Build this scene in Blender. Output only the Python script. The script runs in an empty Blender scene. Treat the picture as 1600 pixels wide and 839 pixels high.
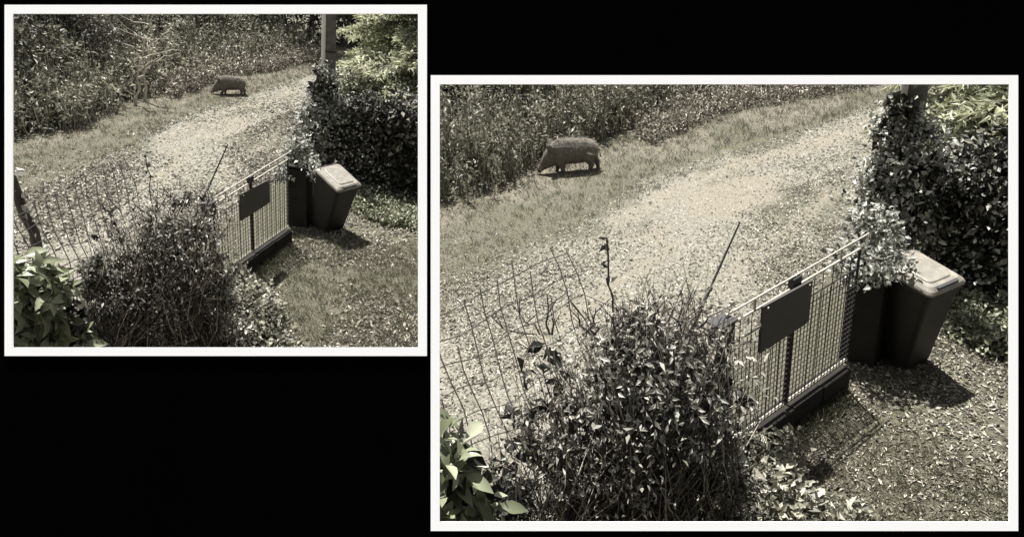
import bpy, math, random
import numpy as np
from mathutils import Vector, Matrix
random.seed(7); rng = np.random.default_rng(7)
S = bpy.context.scene
COL = S.collection
R = math.radians

# ------------------------------------------------------------------ camera
F = 1100.0; W0, H0 = 1600.0, 839.0; PITCH = 25.8; CAMZ = 9.0
cam_d = bpy.data.cameras.new('camera'); cam = bpy.data.objects.new('camera', cam_d); COL.objects.link(cam)
cam_d.sensor_width = 36; cam_d.lens = 36 * F / W0; cam_d.clip_start = .05; cam_d.clip_end = 4000
cam.location = (0, 0, CAMZ); cam.rotation_euler = (R(90 - PITCH), 0, 0)
S.camera = cam
S.render.resolution_x = 1024; S.render.resolution_y = 536
CO = np.array([0, 0, CAMZ]); CR = np.array(Matrix.Rotation(R(90 - PITCH), 3, 'X'))

# ------------------------------------------------------------------ sky, sun, exposure
SUN = np.array([-0.16, 0.335, 0.928]); SUN = SUN / np.linalg.norm(SUN)
wd = bpy.data.worlds.new('World'); S.world = wd; wd.use_nodes = True
nt = wd.node_tree; bg = nt.nodes['Background']
sky = nt.nodes.new('ShaderNodeTexSky'); sky.sky_type = 'NISHITA'; sky.sun_disc = False
sky.sun_elevation = math.asin(SUN[2]); sky.sun_rotation = math.atan2(SUN[0], SUN[1])
hsv = nt.nodes.new('ShaderNodeHueSaturation'); hsv.inputs['Saturation'].default_value = .1
nt.links.new(sky.outputs[0], hsv.inputs['Color']); nt.links.new(hsv.outputs[0], bg.inputs[0]); bg.inputs[1].default_value = .066
sl = bpy.data.lights.new('sun', 'SUN'); so = bpy.data.objects.new('sun', sl); COL.objects.link(so)
sl.energy = 5.0; sl.angle = R(.5); sl.color = (1, .98, .955)
so.rotation_euler = Vector(SUN).to_track_quat('Z', 'Y').to_euler()
S.view_settings.view_transform = 'Standard'; S.view_settings.look = 'None'; S.view_settings.exposure = 1.33

# ------------------------------------------------------------------ mesh helpers
class MB:
    """collects vertex / face arrays; build() links them as ONE mesh object"""
    def __init__(s): s.v = []; s.f = []; s.t = []; s.n = 0
    def add(s, v, f, t=None):
        v = np.asarray(v, float).reshape(-1, 3); f = np.asarray(f, int)
        s.v.append(v); s.f.append(f + s.n); s.n += len(v)
        s.t.append(np.full(len(f), rng.random()) if t is None else np.broadcast_to(np.asarray(t, float), (len(f),)))
    def mesh(s, name, mat, smooth=False):
        me = bpy.data.meshes.new(name)
        V = np.concatenate(s.v)
        tot = np.concatenate([np.full(len(f), f.shape[1]) for f in s.f])
        L = np.concatenate([f.ravel() for f in s.f])
        me.vertices.add(len(V)); me.vertices.foreach_set('co', V.ravel())
        me.loops.add(len(L)); me.loops.foreach_set('vertex_index', L.astype(np.int32))
        me.polygons.add(len(tot)); st = np.concatenate([[0], np.cumsum(tot)[:-1]])
        me.polygons.foreach_set('loop_start', st.astype(np.int32)); me.polygons.foreach_set('loop_total', tot.astype(np.int32))
        me.update(calc_edges=True)
        a = me.attributes.new('tint', 'FLOAT', 'FACE'); a.data.foreach_set('value', np.concatenate(s.t).astype(np.float32))
        me.polygons.foreach_set('use_smooth', np.full(len(tot), smooth))
        me.materials.append(mat); return me
    def build(s, name, mat, parent=None, smooth=False, stuff=False, label=None):
        o = bpy.data.objects.new(name, s.mesh(name, mat, smooth)); COL.objects.link(o)
        if parent is not None: o.parent = parent
        if stuff: o['kind'] = 'stuff'
        if label: o['label'] = label
        return o
    # shapes
    def box(s, c, size, rz=0., t=None):
        c = np.asarray(c, float); h = np.asarray(size, float) / 2
        v = np.array([[x, y, z] for x in (-1, 1) for y in (-1, 1) for z in (-1, 1)], float) * h
        if rz: v = v @ np.array(Matrix.Rotation(rz, 3, 'Z')).T
        s.add(v + c, [[0,1,3,2],[4,6,7,5],[0,4,5,1],[2,3,7,6],[0,2,6,4],[1,5,7,3]], t)
    def tube(s, pts, rad, n=6, t=None, cap=True):
        pts = np.asarray(pts, float); m = len(pts); rad = np.broadcast_to(np.asarray(rad, float), (m,))
        d = np.gradient(pts, axis=0); d /= np.linalg.norm(d, axis=1)[:, None] + 1e-9
        ref = np.array([0, 0, 1.]) if abs(d[0, 2]) < .9 else np.array([1., 0, 0])
        a = np.cross(d, ref); a /= np.linalg.norm(a, axis=1)[:, None] + 1e-9; b = np.cross(d, a)
        th = np.arange(n) * 2 * math.pi / n
        V = pts[:, None] + rad[:, None, None] * (np.cos(th)[None, :, None] * a[:, None] + np.sin(th)[None, :, None] * b[:, None])
        i = np.arange(m - 1)[:, None] * n; j = np.arange(n)[None]; k = (j + 1) % n
        f = np.stack([i + j, i + k, i + n + k, i + n + j], -1).reshape(-1, 4)
        s.add(V.reshape(-1, 3), f, t)
        if cap and n > 2:
            for e in (0, m - 1):
                s.add(np.vstack([V[e], pts[e]]), [[q, (q + 1) % n, n] for q in range(n)], s.t[-1][0])
    def prism(s, quadA, quadB, t=None):
        s.add(np.vstack([quadA, quadB]), [[0,1,2,3],[7,6,5,4],[0,4,5,1],[1,5,6,2],[2,6,7,3],[3,7,4,0]], t)
    def scatter(s, tv, tf, pos, rot, sc, tint=None):
        tv = np.asarray(tv, float); tf = np.asarray(tf, int); N = len(pos)
        if N == 0: return
        sc = np.asarray(sc); sc = sc[:, None, None] if sc.ndim == 1 else sc[:, None, :]
        V = np.einsum('nij,nkj->nki', rot, tv[None] * sc) + pos[:, None]
        Fc = (tf[None] + (np.arange(N) * len(tv))[:, None, None]).reshape(-1, tf.shape[1])
        if tint is None: tint = rng.random(N)
        s.add(V.reshape(-1, 3), Fc, np.repeat(tint, len(tf)))

LEAF = (np.array([[0,0,0],[.30,.42,.07],[0,1,-.12],[-.30,.42,.07],[0,.5,-.03]]), np.array([[0,1,4],[1,2,4],[2,3,4],[3,0,4]]))
LEAF2 = (np.array([[0,0,0],[.32,.45,.10],[0,1,-.10],[-.32,.45,.10]]), np.array([[0,1,2],[0,2,3]]))
NARROW = (np.array([[0,0,0],[.13,.42,.04],[0,1,-.2],[-.13,.42,.04]]), np.array([[0,1,2],[0,2,3]]))
SLIM = (np.array([[0,0,0],[.20,.45,.10],[.05,1,-.16],[-.20,.40,.06]]), np.array([[0,1,2],[0,2,3]]))
BLADE = (np.array([[-.035,0,0],[.035,0,0],[.02,.25,.6],[0,.6,1.]]), np.array([[0,1,2],[0,2,3]]))
def big_leaf():
    v = [[0, -.12, 0]]; rows = [(.06,.08),(.17,.3),(.23,.52),(.16,.78)]
    for w, y in rows:
        z = -.35 * (y - .25) ** 2
        v += [[-w, y, z + .10 * w / .23 * .7], [0, y, z - .02], [w, y, z + .10 * w / .23 * .7]]
    v.append([0, 1.05, -.26]); f = [[0, 2, 1], [0, 3, 2]]
    for r in range(3):
        a = 1 + 3 * r; b = a + 3
        f += [[a, a+1, b+1], [a, b+1, b], [a+1, a+2, b+2], [a+1, b+2, b+1]]
    f += [[10, 11, 13], [11, 12, 13]]
    return np.array(v), np.array(f)
BIG = big_leaf()

def rotfrom(y, z):
    """rotation matrices with local Y along y and local Z near z"""
    y = y / (np.linalg.norm(y, axis=1)[:, None] + 1e-9); x = np.cross(y, z); x /= np.linalg.norm(x, axis=1)[:, None] + 1e-9
    z = np.cross(x, y); return np.stack([x, y, z], -1)
def rdir(N, up=0., out=None, ow=0.):
    d = rng.normal(size=(N, 3)); d /= np.linalg.norm(d, axis=1)[:, None]
    d[:, 2] += up
    if out is not None: d += out * ow
    return d / (np.linalg.norm(d, axis=1)[:, None] + 1e-9)
def leaf_rot(N, up=.8, droop=-.2, out=None, ow=.6):
    return rotfrom(rdir(N, droop, out, ow), rdir(N, up, out, ow))
def fbm(x, y, seed=0, oct=4, base=1.):
    r = np.random.default_rng(seed); s = 0; a = 1.; tot = 0
    for o in range(oct):
        acc = 0
        for k in range(4):
            th = r.random() * 6.28; fr = base * (2 ** o) * (.7 + .6 * r.random()); ph = r.random() * 6.28
            u = x * math.cos(th) + y * math.sin(th); w = -x * math.sin(th) + y * math.cos(th)
            acc = acc + np.sin(u * fr + ph + 1.3 * np.sin(w * fr * .8 + ph * 2))
        s = s + a * acc / 4; tot += a; a *= .55
    return s / tot

# ------------------------------------------------------------------ materials
def mat(name): m = bpy.data.materials.new(name); m.use_nodes = True; return m, m.node_tree, m.node_tree.nodes['Principled BSDF']
def ramp(nt, src, stops):
    r = nt.nodes.new('ShaderNodeValToRGB'); e = r.color_ramp.elements
    while len(e) < len(stops): e.new(.5)
    for i, (p, c) in enumerate(stops): e[i].position = p; e[i].color = (*c, 1)
    nt.links.new(src, r.inputs[0]); return r
def noise(nt, scale, detail=4, rough=.6, vec=None):
    n = nt.nodes.new('ShaderNodeTexNoise'); n.inputs['Scale'].default_value = scale; n.inputs['Detail'].default_value = detail; n.inputs['Roughness'].default_value = rough
    if vec is None:
        tc = nt.nodes.new('ShaderNodeTexCoord'); vec = tc.outputs['Object']
    nt.links.new(vec, n.inputs['Vector']); return n
def attr(nt, name): a = nt.nodes.new('ShaderNodeAttribute'); a.attribute_name = name; return a
def leafmat(name, cols, trans=.3, rough=.45, spec=.5):
    m, nt, p = mat(name)
    a = attr(nt, 'tint'); n = len(cols)
    r = ramp(nt, a.outputs['Fac'], [(i / (n - 1), c) for i, c in enumerate(cols)])
    nt.links.new(r.outputs[0], p.inputs['Base Color']); p.inputs['Roughness'].default_value = rough; p.inputs['Specular IOR Level'].default_value = spec
    tr = nt.nodes.new('ShaderNodeBsdfTranslucent'); nt.links.new(r.outputs[0], tr.inputs[0])
    mx = nt.nodes.new('ShaderNodeMixShader'); mx.inputs[0].default_value = trans
    nt.links.new(p.outputs[0], mx.inputs[1]); nt.links.new(tr.outputs[0], mx.inputs[2]); nt.links.new(mx.outputs[0], nt.nodes['Material Output'].inputs[0])
    return m
def plain(name, c, rough=.6, var=.25, scale=6., bump=.2, metal=0., spec=.5):
    m, nt, p = mat(name); n = noise(nt, scale, 6)
    r = ramp(nt, n.outputs[0], [(.3, tuple(x * (1 - var) for x in c)), (.7, tuple(min(1, x * (1 + var)) for x in c))])
    nt.links.new(r.outputs[0], p.inputs['Base Color']); p.inputs['Roughness'].default_value = rough; p.inputs['Metallic'].default_value = metal
    p.inputs['Specular IOR Level'].default_value = spec
    if bump:
        b = nt.nodes.new('ShaderNodeBump'); b.inputs['Strength'].default_value = bump; b.inputs['Distance'].default_value = .02
        n2 = noise(nt, scale * 5, 6); nt.links.new(n2.outputs[0], b.inputs['Height']); nt.links.new(b.outputs[0], p.inputs['Normal'])
    return m
M = {}
M['black'] = plain('matt_black_board', (.0008, .0008, .0008), 1., .1, 3, 0, spec=0.)
M['white'] = plain('white_paint', (.97, .97, .97), .6, .01, 3, 0)
M['ivy'] = leafmat('ivy_leaf', [(.05,.052,.04), (.19,.193,.155), (.44,.44,.38), (.72,.71,.65)], .45, .38, .5)
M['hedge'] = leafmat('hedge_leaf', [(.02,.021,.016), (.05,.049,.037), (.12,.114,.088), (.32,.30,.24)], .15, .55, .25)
M['bramble'] = leafmat('bramble_leaf', [(.03,.028,.022), (.08,.076,.06), (.26,.25,.21), (.66,.64,.56)], .38, .5, .25)
M['laurel'] = leafmat('broad_leaf', [(.11,.122,.072), (.21,.23,.14), (.27,.29,.185), (.37,.38,.27)], .3, .35, .6)
M['wood_leaf'] = leafmat('woodland_leaf', [(.06,.058,.042), (.10,.097,.068), (.15,.146,.105), (.31,.30,.235)], .4, .5)
M['dark_wood'] = leafmat('dark_woodland_leaf', [(.025,.024,.02), (.055,.052,.04), (.095,.09,.07), (.24,.225,.17)], .3, .5)
M['weed'] = leafmat('weed_leaf', [(.05,.05,.036), (.13,.128,.095), (.28,.27,.205), (.60,.58,.47)], .4, .5)
M['spruce'] = leafmat('spruce_needle', [(.09,.10,.058), (.20,.215,.13), (.38,.39,.26), (.60,.60,.45)], .45, .5)
M['green'] = leafmat('green_shrub_leaf', [(.06,.066,.04), (.15,.16,.10), (.30,.31,.21), (.55,.55,.42)], .35, .5)
M['grass'] = leafmat('grass_blade', [(.05,.055,.034), (.09,.093,.058), (.15,.142,.096), (.28,.26,.19)], .3, .6)
M['drygrass'] = leafmat('dry_grass_blade', [(.06,.055,.04), (.11,.10,.073), (.17,.157,.118), (.30,.28,.22)], .3, .6)
M['litter'] = leafmat('fallen_leaf', [(.05,.044,.033), (.14,.125,.095), (.30,.275,.22), (.56,.525,.44)], .15, .55)
M['stone'] = leafmat('gravel_stone', [(.06,.055,.042), (.15,.14,.11), (.26,.245,.20), (.50,.48,.42)], 0, .8)
M['bark'] = plain('bark', (.06, .05, .04), .9, .4, 8, .6)
M['twig'] = plain('twig_bark', (.05, .042, .036), .85, .4, 20, .3)
M['palewood'] = plain('pale_twig', (.42, .38, .31), .8, .3, 15, .3)
M['pole'] = plain('weathered_pole', (.10, .092, .075), .9, .35, 9, .6)
M['conduit'] = plain('grey_plastic_conduit', (.62, .60, .54), .5, .1, 5, .1)  # pale tone paints the sunlit left edge of the pole
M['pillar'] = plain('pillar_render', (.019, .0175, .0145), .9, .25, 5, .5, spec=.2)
M['gate'] = plain('gate_steel', (.42, .39, .33), .45, .3, 14, .2, .3)
M['gatedark'] = plain('gate_mesh_steel', (.018, .016, .013), .6, .3, 14, .2, .2)
M['sign'] = plain('sign_back', (.04, .036, .029), .7, .15, 6, .1)
M['wire'] = plain('rusty_wire', (.035, .028, .022), .8, .3, 20, 0)
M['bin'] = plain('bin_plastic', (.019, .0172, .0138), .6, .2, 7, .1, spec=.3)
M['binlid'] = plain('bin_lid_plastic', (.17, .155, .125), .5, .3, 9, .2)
M['dark'] = plain('dark_rubber', (.015, .014, .013), .6, .2, 9, .1)
M['boar'] = plain('boar_hide', (.13, .116, .094), .85, .35, 22, .9)
M['bristle'] = leafmat('boar_bristle', [(.08,.072,.057), (.15,.134,.107), (.22,.198,.16), (.34,.31,.25)], 0, .7)
M['snout'] = plain('boar_snout', (.035, .03, .026), .6, .2, 30, .3)
M['tusk'] = plain('tusk', (.6, .56, .46), .4, .1, 30, 0)

def ground_mat():
    m, nt, p = mat('yard_ground'); L = nt.links
    z = attr(nt, 'zone'); sep = nt.nodes.new('ShaderNodeSeparateColor'); L.new(z.outputs['Color'], sep.inputs[0])
    def mixc(fac, a, b):
        mx = nt.nodes.new('ShaderNodeMix'); mx.data_type = 'RGBA'
        L.new(fac, mx.inputs[0]); L.new(a, mx.inputs[6]); L.new(b, mx.inputs[7]); return mx.outputs[2]
    def sharp(src, sc, amt=.5, w=.12):
        n = noise(nt, sc, 6, .7); a = nt.nodes.new('ShaderNodeMath'); a.operation = 'MULTIPLY_ADD'
        L.new(n.outputs[0], a.inputs[0]); a.inputs[1].default_value = amt; L.new(src, a.inputs[2])
        mr = nt.nodes.new('ShaderNodeMapRange'); L.new(a.outputs[0], mr.inputs[0]); mr.inputs[1].default_value = .5 + amt / 2 - w; mr.inputs[2].default_value = .5 + amt / 2 + w
        return mr.outputs[0]
    n1 = noise(nt, 28, 8, .75); n2 = noise(nt, 1.3, 5, .6); vo = nt.nodes.new('ShaderNodeTexVoronoi'); vo.inputs['Scale'].default_value = 34
    tc = nt.nodes.new('ShaderNodeTexCoord'); L.new(tc.outputs['Object'], vo.inputs['Vector'])
    gravel = ramp(nt, n1.outputs[0], [(.34, (.045,.041,.032)), (.45, (.13,.12,.096)), (.55, (.22,.206,.168)), (.68, (.42,.40,.34))])
    grv2 = ramp(nt, vo.outputs['Color'], [(.0, (.09,.082,.062)), (.5, (.20,.188,.15)), (1., (.36,.34,.29))])
    h = nt.nodes.new('ShaderNodeValue'); h.outputs[0].default_value = .45
    g = mixc(h.outputs[0], gravel.outputs[0], grv2.outputs[0])
    dirt = ramp(nt, n1.outputs[0], [(.3, (.16,.142,.108)), (.7, (.24,.218,.17))])
    soil = ramp(nt, n1.outputs[0], [(.34, (.045,.04,.03)), (.5, (.10,.09,.068)), (.66, (.22,.205,.165))])
    green = ramp(nt, n1.outputs[0], [(.34, (.045,.048,.03)), (.5, (.09,.09,.058)), (.7, (.18,.17,.12))])
    dry = ramp(nt, n1.outputs[0], [(.34, (.05,.045,.032)), (.5, (.125,.113,.085)), (.66, (.25,.23,.178))])
    base = mixc(sharp(n2.outputs[0], 7, .6, .2), soil.outputs[0], green.outputs[0])
    base = mixc(sharp(sep.outputs[1], 5), base, dry.outputs[0])
    base = mixc(sharp(sep.outputs[0], 5), base, g)
    base = mixc(sharp(sep.outputs[2], 3.5), base, dirt.outputs[0])
    L.new(base, p.inputs['Base Color']); p.inputs['Roughness'].default_value = .95; p.inputs['Specular IOR Level'].default_value = .2
    b = nt.nodes.new('ShaderNodeBump'); b.inputs['Strength'].default_value = .9; b.inputs['Distance'].default_value = .03
    L.new(n1.outputs[0], b.inputs['Height']); L.new(b.outputs[0], p.inputs['Normal'])
    return m
M['ground'] = ground_mat()
M['earth'] = plain('earth', (.10, .09, .065), .95, .3, 2, .5)

# ------------------------------------------------------------------ yard frames
def ray(x, y):
    d = CR @ np.array([x - W0 / 2, -(y - H0 / 2), -F]); return d / np.linalg.norm(d)
class Yard:
    """A copy of the yard, its plane tilted from an image nadir pixel. Local z is the plane normal, local y runs away from the viewer.
    P() casts an image pixel position onto the plane (or h metres above it)."""
    def __init__(s, tag, nadir, centre, dist, aff):
        s.tag = tag; s.aff = aff
        n = -ray(*nadir); c = ray(*centre)
        y = c - n * (c @ n); y /= np.linalg.norm(y); x = np.cross(y, n)
        s.R = np.stack([x, y, n], -1); s.o = CO + c * dist
        s.M = Matrix([[*s.R[0], s.o[0]], [*s.R[1], s.o[1]], [*s.R[2], s.o[2]], [0, 0, 0, 1]])
        s.c = s.R.T @ (CO - s.o)
    def dir(s, ax, ay):
        a = s.aff; return s.R.T @ ray(a[0] + a[1] * ax, a[2] + a[3] * ay)
    def P(s, ax, ay, h=0.):
        d = s.dir(ax, ay); return s.c + d * ((h - s.c[2]) / d[2])
    def height(s, base, ax, ay):
        d = s.dir(ax, ay); u = np.array([0, 0, 1.]); w = s.c - base
        b = d @ u; den = 1 - b * b; return float((-(b * (d @ w)) + (u @ w)) / den)
    def onplane(s, p0, nrm, ax, ay):
        d = s.dir(ax, ay); return s.c + d * (((p0 - s.c) @ nrm) / (d @ nrm))
    def pix(s, p):
        """photograph position of local points, only used to keep growth off the neighbouring plot"""
        q = (np.atleast_2d(p) @ s.R.T + s.o - CO) @ CR
        return np.stack([W0 / 2 + F * q[:, 0] / -q[:, 2], H0 / 2 - F * q[:, 1] / -q[:, 2]], -1)
    def thing(s, name, label, cat, base, group=None, rz=0.):
        o = bpy.data.objects.new(name, None); o.empty_display_size = .2; COL.objects.link(o)
        o.matrix_world = s.M @ Matrix.Translation(Vector(base)) @ Matrix.Rotation(rz, 4, 'Z')
        o['label'] = label; o['category'] = cat
        if group: o['group'] = group
        return o
    def stuff(s, mb, name, m, label, cat):
        o = mb.build(name, m, stuff=True); o.matrix_world = s.M; o['label'] = label; o['category'] = cat; return o

IN = {'A': 'in left picture', 'B': 'in right picture'}
YA = Yard('A', (480, 2700), (337, 300), 14.5, (0, 1, 0, 1))
YB = Yard('B', (1060, 2600), (1132, 473), 9.0, (557, 1.683, -35.4, 1.692))

# ------------------------------------------------------------------ wall and frames added for the black ground and white borders of the image
DW = 3.0
def wp(x, y, d=DW):
    return CO + CR @ (np.array([x - W0 / 2, -(y - H0 / 2), -F]) * (d / F))
def slab(mb, x0, y0, x1, y1, d0, d1, t=.5):
    """board parallel to the wall; edges square to it, extents given on its front face"""
    q = [wp(x0, y0, d0), wp(x1, y0, d0), wp(x1, y1, d0), wp(x0, y1, d0)]
    off = CR @ np.array([0, 0, -(d1 - d0)]); mb.prism(q, [p + off for p in q], t)
fr = [((7, 8, 667, 556), (20, 22, 653, 543)), ((673, 118, 1591, 829), (687, 132, 1577, 815))]
op = [(8.5, 9.5, 665.5, 554.5), (674.5, 119.5, 1589.5, 827.5)]
w = MB(); BX0, BX1, BY0, BY1 = -1300, 2900, -1000, 1750
(a0, b0, a1, b1), (c0, d0, c1, d1) = op
for r in [(BX0, BY0, a0, BY1), (c1, BY0, BX1, BY1), (a1, BY0, c0, BY1), (a0, BY0, a1, b0), (a0, b1, a1, BY1), (c0, BY0, c1, d0), (c0, d1, c1, BY1)]:
    slab(w, *r, DW, DW + .02)
o = w.build('wall', M['black']); o['kind'] = 'structure'
for i, (ou, inn) in enumerate(fr):
    side = ['smaller white square edged frame at upper left on the black wall', 'larger white square edged frame at lower right on the black wall'][i]
    base = wp((ou[0] + ou[2]) / 2, ou[3])
    e = bpy.data.objects.new('window_frame', None); COL.objects.link(e); e.location = base
    e['label'] = side; e['category'] = 'frame'; e['group'] = 'white frames on the black wall'
    for r in [(ou[0], ou[1], ou[2], inn[1]), (ou[0], inn[3], ou[2], ou[3]), (ou[0], inn[1], inn[0], inn[3]), (inn[2], inn[1], ou[2], inn[3])]:
        mb = MB(); slab(mb, *r, DW - .008, DW - .002); mb.v = [v - base for v in mb.v]
        mb.build('frame_rail', M['white'], e)

# ------------------------------------------------------------------ ground sheets
def inpoly(P, poly):
    x, y = P[:, 0], P[:, 1]; c = np.zeros(len(P), bool); n = len(poly); j = n - 1
    for i in range(n):
        xi, yi = poly[i]; xj, yj = poly[j]
        k = ((yi > y) != (yj > y)) & (x < (xj - xi) * (y - yi) / (yj - yi + 1e-12) + xi); c ^= k; j = i
    return c
def polydist(P, line):
    d = np.full(len(P), 1e9)
    for a, b in zip(line[:-1], line[1:]):
        a = np.array(a); b = np.array(b); ab = b - a; t = np.clip(((P - a) @ ab) / (ab @ ab), 0, 1)
        d = np.minimum(d, np.linalg.norm(P - (a + t[:, None] * ab), axis=1))
    return d
def soft(Y, P, px, w):
    poly = [Y.P(x, y)[:2] for x, y in px]; d = polydist(P, poly + [poly[0]]); s = np.where(inpoly(P, poly), d, -d)
    return np.clip(.5 + s / w, 0, 1)
LANE = [(-160,430),(-60,345),(20,312),(110,268),(190,232),(260,192),(330,166),(400,145),(480,118),(540,97),(580,87),(640,80),(760,76),(760,84),(640,92),(590,99),(550,112),(520,125),(500,170),(490,240),(440,270),(345,345),(200,470),(20,600),(-200,640)]
VERGE = [(-160,300),(20,225),(120,195),(180,165),(260,146),(330,112),(400,108),(480,96),(560,82),(560,92),(480,118),(400,143),(330,160),(260,178),(190,196),(110,222),(20,258),(-160,340)]
DIRT = [[(300,205),(340,185),(400,180),(395,205),(350,222),(310,222)], [(330,175),(390,158),(460,135),(500,125),(470,148),(400,168)], [(250,240),(300,225),(290,250)], [(150,330),(260,262),(300,240),(306,250),(270,275),(165,342)], [(330,280),(400,225),(440,190),(446,198),(410,235),(340,292)], [(230,225),(330,176),(420,150),(424,157),(335,186),(240,236)]]
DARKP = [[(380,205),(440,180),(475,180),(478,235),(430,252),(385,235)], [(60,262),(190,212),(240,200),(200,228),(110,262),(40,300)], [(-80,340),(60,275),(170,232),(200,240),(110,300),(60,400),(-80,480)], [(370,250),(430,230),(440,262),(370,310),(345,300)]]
def relief(x, y): return .05 * fbm(x, y, 3, 3, .6) + .018 * fbm(x, y, 9, 3, 3.2)
def ground(Y, sgn, step):
    # sheet edge cut along an image pixel column between the two views
    ex = 669. if Y.tag == 'A' else 671.
    def unc(x, y): return ((x - Y.aff[0]) / Y.aff[1], (y - Y.aff[2]) / Y.aff[3])
    e0 = Y.P(*unc(ex, 700))[:2]; e1 = Y.P(*unc(ex, 60 if Y.tag == 'A' else 100))[:2]
    y0, y1 = (-6.5, 34) if Y.tag == 'A' else (-4.2, 24)
    ys = np.arange(y0, y1, step); edge = e0[0] + (e1[0] - e0[0]) * (ys - e0[1]) / (e1[1] - e0[1])
    other = -16. if Y.tag == 'A' else 16.
    n = int(abs(other) / step) + 40; t = np.linspace(0, 1, n)
    X = edge[:, None] * (1 - t) + other * t if Y.tag == 'B' else other * (1 - t) + edge[:, None] * t
    Yy = np.repeat(ys[:, None], n, 1); Z = relief(X, Yy)
    V = np.stack([X, Yy, Z], -1).reshape(-1, 3); m = len(ys)
    i = np.arange(m - 1)[:, None] * n; j = np.arange(n - 1)[None]
    f = np.stack([i + j, i + j + 1, i + n + j + 1, i + n + j], -1).reshape(-1, 4)
    mb = MB(); mb.add(V, f, .5)
    me = mb.mesh('ground', M['ground'], True); P2 = V[:, :2]
    Pw = P2 + .12 * np.stack([fbm(P2[:,0], P2[:,1], 21, 3, 2.), fbm(P2[:,0], P2[:,1], 22, 3, 2.)], -1)
    lane = soft(Y, Pw, LANE, 1.5); dry = soft(Y, Pw, VERGE, 1.2) * np.clip(.78 - 1.1 * fbm(P2[:,0], P2[:,1], 41, 4, 1.6), 0, 1)
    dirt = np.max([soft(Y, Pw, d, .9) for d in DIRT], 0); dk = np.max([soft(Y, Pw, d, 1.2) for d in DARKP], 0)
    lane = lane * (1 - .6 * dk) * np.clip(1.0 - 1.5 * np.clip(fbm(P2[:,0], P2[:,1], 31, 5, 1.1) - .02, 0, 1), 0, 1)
    z = np.stack([lane, dry, dirt * .95, np.ones(len(V))], -1).astype(np.float32)
    a = me.attributes.new('zone', 'FLOAT_COLOR', 'POINT'); a.data.foreach_set('color', z.ravel())
    o = bpy.data.objects.new('ground', me); COL.objects.link(o); o.matrix_world = Y.M; o['kind'] = 'structure'
    # earth bank added to cover the gap under the tilted ground sheet
    rim = np.concatenate([np.arange(n), np.arange(n - 1, m * n, n), np.arange(m * n - 1, (m - 1) * n - 1, -1), np.arange((m - 1) * n, -1, -n)])
    top = V[rim] @ Y.R.T + Y.o; bot = top.copy(); bot[:, 2] = -9.
    k = len(rim); b = MB(); b.add(np.vstack([top, bot]), [[q, (q + 1) % k, k + (q + 1) % k, k + q] for q in range(k)], .5)
    ob = b.build('bank', M['earth']); ob['kind'] = 'structure'
ground(YA, 1, .11); ground(YB, 1, .085)
b = MB(); b.add([[-1500,-1500,-8.5],[1500,-1500,-8.5],[1500,1500,-8.5],[-1500,1500,-8.5]], [[0,1,2,3]]); o = b.build('meadow', M['earth']); o['kind'] = 'structure'

def keep(Y, P):  # drops points past an image pixel column between the two views
    q = Y.pix(P)
    if Y.tag == 'A': return ~((q[:, 0] > 668) & (q[:, 1] > 105))
    return q[:, 0] > 672
def inside_cut(Y, P2):
    P = np.column_stack([P2, relief(P2[:,0], P2[:,1])]); return P[keep(Y, P)]

# ------------------------------------------------------------------ plant helpers
def cloud(lumps, N, surf=.35):
    """points in a union of ellipsoids [(centre, radii)], denser towards the outside; returns points and outward directions"""
    vol = np.array([np.prod(r) ** .67 for c, r in lumps]); pk = rng.choice(len(lumps), N, p=vol / vol.sum())
    C = np.array([c for c, r in lumps])[pk]; Rr = np.array([r for c, r in lumps])[pk]
    d = rng.normal(size=(N, 3)); d /= np.linalg.norm(d, axis=1)[:, None]
    rad = rng.random(N) ** surf * (1 + .10 * rng.normal(size=N))
    return C + d * Rr * rad[:, None], d
def gaps(P, seed, thr=-.25, base=2.):
    n = fbm(P[:, 0] + .6 * P[:, 2], P[:, 1] - .8 * P[:, 2], seed, 3, base); return n > thr
def walk(a, b, n=5, wob=.08):
    a = np.array(a, float); b = np.array(b, float); t = np.linspace(0, 1, n)[:, None]
    L = np.linalg.norm(b - a); w = rng.normal(size=(n, 3)) * wob * L; w[0] = 0; w[-1] *= .3
    return a + (b - a) * t + w * np.sin(t * math.pi) ** .5

def foliage(Y, t, base, lumps, N, size, m, tmpl=LEAF2, up=.7, droop=-.2, thr=-.3, gb=2., tintpow=1.3, surf=.4, parts=0, partname='leaf', name='foliage', seed=1, ow=.6):
    P, d = cloud(lumps, N, surf); k = gaps(P, seed, thr, gb) & keep(Y, P) & (P[:, 2] > .01); P = P[k]; d = d[k]; n = len(P)
    if n == 0: return
    sc = size * np.clip(np.exp(rng.normal(size=n) * .32), .4, 1.45) * .92; rot = leaf_rot(n, up, droop, d, ow); tint = rng.random(n) ** tintpow
    P = P - base
    if parts:
        # the leaves nearest the viewer are parts of their own, sharing a few meshes
        dist = np.linalg.norm(P + base - Y.c, axis=1) - sc * 6 - .5 * tint; order = np.argsort(dist)[:parts]
        mk = np.zeros(n, bool); mk[order] = True
        ms = []
        for q in range(6):
            lb = MB(); lb.add(*tmpl, (q + .5) / 6); ms.append(lb.mesh('leaf', m, tmpl is BIG))
        for q in order:
            o = bpy.data.objects.new(partname, ms[min(5, int(tint[q] * 6))]); COL.objects.link(o); o.parent = t
            o.matrix_local = Matrix.Translation(Vector(P[q])) @ Matrix(rot[q].tolist()).to_4x4() @ Matrix.Scale(sc[q], 4)
        P, rot, sc, tint = P[~mk], rot[~mk], sc[~mk], tint[~mk]
    mb = MB(); mb.scatter(*tmpl, P, rot, sc, tint); mb.build(name, m, t, tmpl is BIG, stuff=True)
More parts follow.
